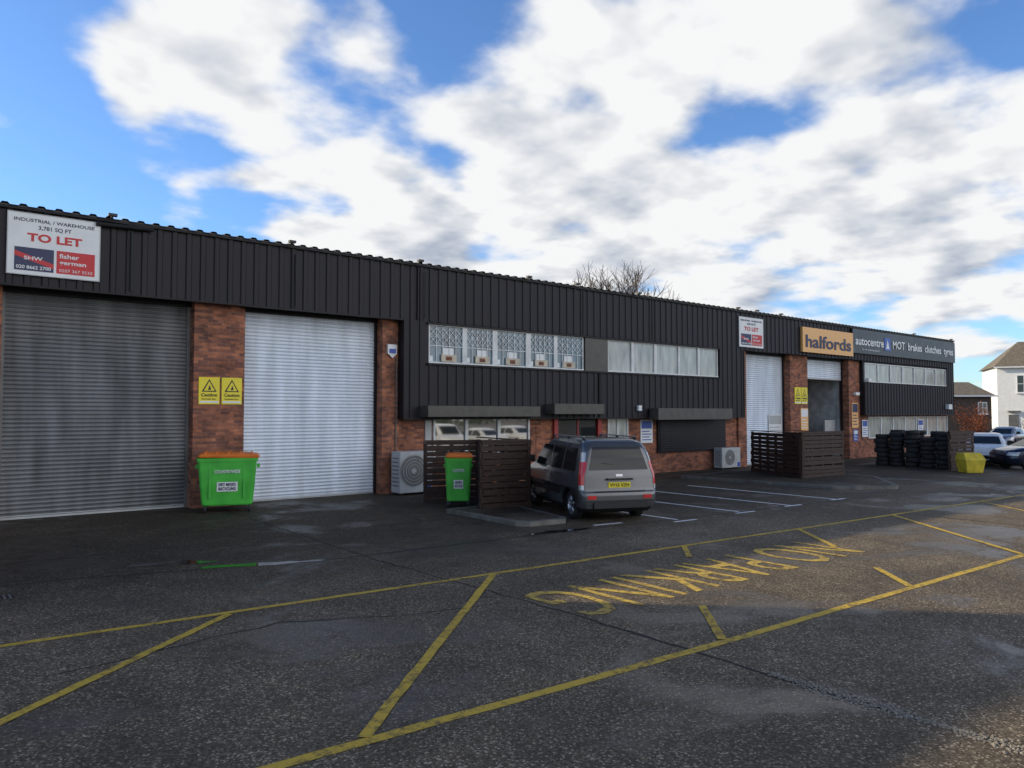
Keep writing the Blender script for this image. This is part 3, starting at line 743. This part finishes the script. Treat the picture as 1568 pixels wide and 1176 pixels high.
house('white_house',(94.3,31.4,0),math.radians(-62),13,9,7.5,10.6,'render',[(1.9,3.1,4.7,6.5),(5,6.4,4.7,6.5),(8.5,10,4.7,6.5),(4.8,6.6,1.0,2.7),(8.5,10.3,1.0,2.7)])
a=math.atan2(-.625,.78)
house('dark_brown_house',(70.5,32.3,0),a,9.4,8,4.0,5.4,'brownwall',[(8.2,8.9,2.4,3.3)],True,0)
house('terraced_house',(112,6,0),math.radians(-75),18,9,6,9,'brick',[(2.9,4.1,3.6,5),(6,7.4,3.6,5),(10.5,12,3.6,5)],True)
# added unseen block, left of frame: parapet shaped to shade the yard, low roof
W_=empty('unseen_shadow_building'); b=MB(); xe=-6.15
b.box(-70,xe,19.6,45,0,7.3,'brick'); b.box(-70,xe,19.2,19.59,0,9.6,'clad'); b.box(-70.1,xe+.02,19.1,19.7,9.6,9.75,'roof')
b.obj('walls',W_)
b=MB(); b.add([(-70,19.8,7.31),(xe,19.8,7.31),(xe,45,7.31),(-70,45,7.31),(-70,33,8.6),(xe,33,8.6)],[(0,1,5,4),(2,3,4,5),(1,2,5),(3,0,4)],'roof'); b.obj('roof',W_)
# ---------------------------------------------------------------- bare trees
def tree(name,loc,h,seed,spread=1,lev_max=6):
    rnd=random.Random(seed); b=MB()
    def br(p,d,L,r,lev):
        q=p+d*L; b.cyl(p,q,r,r*.68,5 if lev<3 else 3,'bark',False)
        if lev>=lev_max: return
        n=3 if lev<5 else 4
        for k in range(n):
            ax=Vector((rnd.uniform(-1,1),rnd.uniform(-1,1),rnd.uniform(-.35,.9))).normalized()
            nd=(d*(1.0)+ax*.75*spread).normalized()
            br(q if k<2 else p.lerp(q,rnd.uniform(.5,.95)),nd,L*rnd.uniform(.62,.85),max(.010,r*.6),lev+1)
    br(Vector((0,0,0)),Vector((0,0,1)),h*.25,h*.02,0)
    b.obj(name,None,loc=loc)
tree('bare_tree',(43.2,42.6,0),16.6,3)
tree('bare_tree',(46.9,43.2,0),16.4,5)
# shrubs
def shrub(name,loc,r,h,mt,n,seed):
    rnd=random.Random(seed); b=MB()
    for i in range(8): b.cyl((0,0,0),(rnd.uniform(-r,r)*.6,rnd.uniform(-r,r)*.6,h*.7),.03,.01,4,'bark',False)
    cl=[(rnd.uniform(-r,r)*.7,rnd.uniform(-r,r)*.7,rnd.uniform(.25,.9)*h) for _ in range(16)]
    for i in range(n):
        c=rnd.choice(cl); p=Vector((c[0]+rnd.gauss(0,r*.22),c[1]+rnd.gauss(0,r*.22),max(.05,c[2]+rnd.gauss(0,h*.12))))
        a=Vector([rnd.gauss(0,1) for _ in range(3)]).normalized()*.07; c2=Vector([rnd.gauss(0,1) for _ in range(3)]).normalized()*.06
        b.quad([tuple(p),tuple(p+a),tuple(p+a+c2),tuple(p+c2)],mt)
    b.obj(name,None,loc=loc)
M['leafred']=mat('autumn_leaves',(.25,.07,.02),.7,0,.5,3); M['leaf']=mat('dark_leaves',(.05,.07,.025),.7,0,.5,1)
shrub('red_shrub',(62.5,22.6,0),1.3,2.9,'leafred',3000,1)
shrub('green_hedge',(86,24,0),3,2.0,'leaf',3500,2)
rnd=random.Random(11); b=MB()
for i in range(9000):
    ang=math.radians(rnd.uniform(-60,140)); R0=190+rnd.uniform(-8,8); hh=3.5+2.0*math.sin(ang*23)+1.2*math.sin(ang*57+1)
    z=rnd.uniform(0,1)**.7*max(1.5,hh); p=Vector((R0*math.cos(ang),R0*math.sin(ang),z))
    a=Vector([rnd.gauss(0,1) for _ in range(3)])*.6; c=Vector([rnd.gauss(0,1) for _ in range(3)])*.6
    b.quad([tuple(p),tuple(p+a),tuple(p+a+c),tuple(p+c)],'leaf')
b.obj('distant_trees')
# ---------------------------------------------------------------- sun & sky
elev=22.3; sd=Vector((-.707,.707,0)).normalized()
sun=bpy.data.lights.new('sun','SUN'); sun.energy=5; sun.angle=math.radians(.5); sun.color=(1,.87,.64)
so=bpy.data.objects.new('sun',sun); sc.collection.objects.link(so)
dirv=-(sd*math.cos(math.radians(elev))+Vector((0,0,math.sin(math.radians(elev)))))
so.rotation_euler=dirv.to_track_quat('-Z','Y').to_euler(); so.location=(-20,20,30)
w=bpy.data.worlds.new("World"); sc.world=w; w.use_nodes=True; ns=w.node_tree.nodes; l=w.node_tree.links
try: w.cycles.sampling_method='MANUAL'; w.cycles.sample_map_resolution=256
except Exception: pass
bg=ns['Background']; bg.inputs[1].default_value=.11
sky=ns.new('ShaderNodeTexSky'); sky.sky_type='NISHITA'; sky.sun_disc=False; sky.sun_elevation=math.radians(elev); sky.sun_rotation=math.atan2(sd.x,sd.y)
sky.air_density=1.0; sky.dust_density=.3; sky.ozone_density=2.0
tc=ns.new('ShaderNodeTexCoord'); D=tc.outputs['Generated']
def MN(op,a=None,b_=None):
    n=ns.new('ShaderNodeMath'); n.operation=op
    for i,x in enumerate((a,b_)):
        if x is None: continue
        if isinstance(x,(int,float)): n.inputs[i].default_value=x
        else: l.new(x,n.inputs[i])
    return n.outputs[0]
def lobe(az,el,r,k):
    v=(math.cos(math.radians(el))*math.cos(math.radians(az)),math.cos(math.radians(el))*math.sin(math.radians(az)),math.sin(math.radians(el)))
    dp=ns.new('ShaderNodeVectorMath'); dp.operation='DOT_PRODUCT'; l.new(D,dp.inputs[0]); dp.inputs[1].default_value=v
    mr=ns.new('ShaderNodeMapRange'); mr.interpolation_type='SMOOTHSTEP'; mr.inputs[1].default_value=math.cos(math.radians(r*1.5)); mr.inputs[2].default_value=1; mr.inputs[3].default_value=0; mr.inputs[4].default_value=k
    l.new(dp.outputs['Value'],mr.inputs[0]); return mr.outputs[0]
sx=ns.new('ShaderNodeSeparateXYZ'); l.new(D,sx.inputs[0])
zz=MN('ADD',MN('MAXIMUM',sx.outputs[2],0.0),.20)
cx=MN('DIVIDE',sx.outputs[0],zz); cy=MN('DIVIDE',sx.outputs[1],zz)
cb=ns.new('ShaderNodeCombineXYZ'); l.new(cx,cb.inputs[0]); l.new(cy,cb.inputs[1])
def noise(scale,det,rough,off=(0,0,0),dist=0):
    mp=ns.new('ShaderNodeMapping'); mp.inputs['Location'].default_value=off; l.new(cb.outputs[0],mp.inputs[0])
    n=ns.new('ShaderNodeTexNoise'); n.inputs['Scale'].default_value=scale; n.inputs['Detail'].default_value=det; n.inputs['Roughness'].default_value=rough; n.inputs['Distortion'].default_value=dist
    l.new(mp.outputs[0],n.inputs['Vector']); return n.outputs['Fac']
n1=noise(2.7,9,.5,(3.1,1.7,0)); n2=noise(2.7,4,.5,(3.1-.07,1.7+.05,0)); n1s=noise(2.7,4,.5,(3.1,1.7,0))
lobes=[(84,19,5,-.12),(66,21.8,3.2,-.10),(74,19,3,-.05),(55.5,28,4,-.12),(34.6,19.6,2.5,-.06),(27,25,5,-.04),(25.9,9.5,3,-.08),(80,13,4,-.12),(72,12.5,3,-.10),(61,22,2.5,-.07),(86,27,5,-.12),(17,22,4,-.04),
(75,24.5,6,.14),(66.5,17,5,.16),(47,24,7,.15),(41,17,6,.13),(21,15.5,8,.17),(36,10.5,8,.13),(59,13.5,4,.13),(78.5,21,1.8,.12),(50,11,8,.15),(32,30,7,.1),(62,26,3,.08),(66,10,4,.09),(22,10,6,.07),
(-80,14,30,.2)]  # added cloud bank out of view, to light the facade
bias=None
for q in lobes:
    o_=lobe(*q); bias=o_ if bias is None else MN('ADD',bias,o_)
# unseen overhead sky kept clear of cloud to lower ambient light on the ground
zc=ns.new('ShaderNodeMapRange'); zc.interpolation_type='SMOOTHSTEP'; zc.inputs[1].default_value=.56; zc.inputs[2].default_value=.75; zc.inputs[3].default_value=0; zc.inputs[4].default_value=-.3; l.new(sx.outputs[2],zc.inputs[0])
tot=MN('ADD',MN('ADD',n1,bias),zc.outputs[0])
cov=ns.new('ShaderNodeMapRange'); cov.interpolation_type='SMOOTHSTEP'; cov.inputs[1].default_value=.44; cov.inputs[2].default_value=.62; l.new(tot,cov.inputs[0])
sh=MN('SUBTRACT',n1s,n2); thick=ns.new('ShaderNodeMapRange'); thick.inputs[1].default_value=.64; thick.inputs[2].default_value=.95; l.new(tot,thick.inputs[0])
lit=MN('ADD',MN('MULTIPLY',sh,3.6),MN('SUBTRACT',.88,MN('MULTIPLY',thick.outputs[0],.5)))
cr=ns.new('ShaderNodeValToRGB'); e=cr.color_ramp.elements; e[0].position=.1; e[0].color=(.38,.44,.55,1); e[1].position=.9; e[1].color=(.93,.935,.94,1)
l.new(lit,cr.inputs[0])
# added boost: unseen low clouds made brighter to light the facade
amp=MN('MULTIPLY',MN('ADD',1.0,lobe(-62,10,28,1.7)),1/.11)
cs=ns.new('ShaderNodeVectorMath'); cs.operation='SCALE'; l.new(amp,cs.inputs['Scale']); l.new(cr.outputs[0],cs.inputs[0])
zd=ns.new('ShaderNodeMapRange'); zd.interpolation_type='SMOOTHSTEP'; zd.inputs[1].default_value=.5; zd.inputs[2].default_value=.85; zd.inputs[3].default_value=1.09; zd.inputs[4].default_value=.55; l.new(sx.outputs[2],zd.inputs[0])  # overhead sky darkened out of view, so less ambient light reaches the ground
ss=ns.new('ShaderNodeVectorMath'); ss.operation='MULTIPLY'; ss.inputs[1].default_value=(.95,1.28,1.72); l.new(sky.outputs[0],ss.inputs[0])
s2=ns.new('ShaderNodeVectorMath'); s2.operation='SCALE'; l.new(ss.outputs[0],s2.inputs[0]); l.new(zd.outputs[0],s2.inputs['Scale'])
mx=ns.new('ShaderNodeMix'); mx.data_type='RGBA'; l.new(cov.outputs[0],mx.inputs[0]); l.new(s2.outputs[0],mx.inputs[6]); l.new(cs.outputs[0],mx.inputs[7])
l.new(mx.outputs[2],bg.inputs[0])
# ---------------------------------------------------------------- camera
cd=bpy.data.cameras.new('camera'); cd.lens=26.4; cd.sensor_width=36; cd.clip_end=2000; cd.clip_start=.05
co=bpy.data.objects.new('camera',cd); sc.collection.objects.link(co); co.location=(0,0,2.35)
co.rotation_euler=(math.radians(92.24),0,math.radians(51.3-90)); sc.camera=co
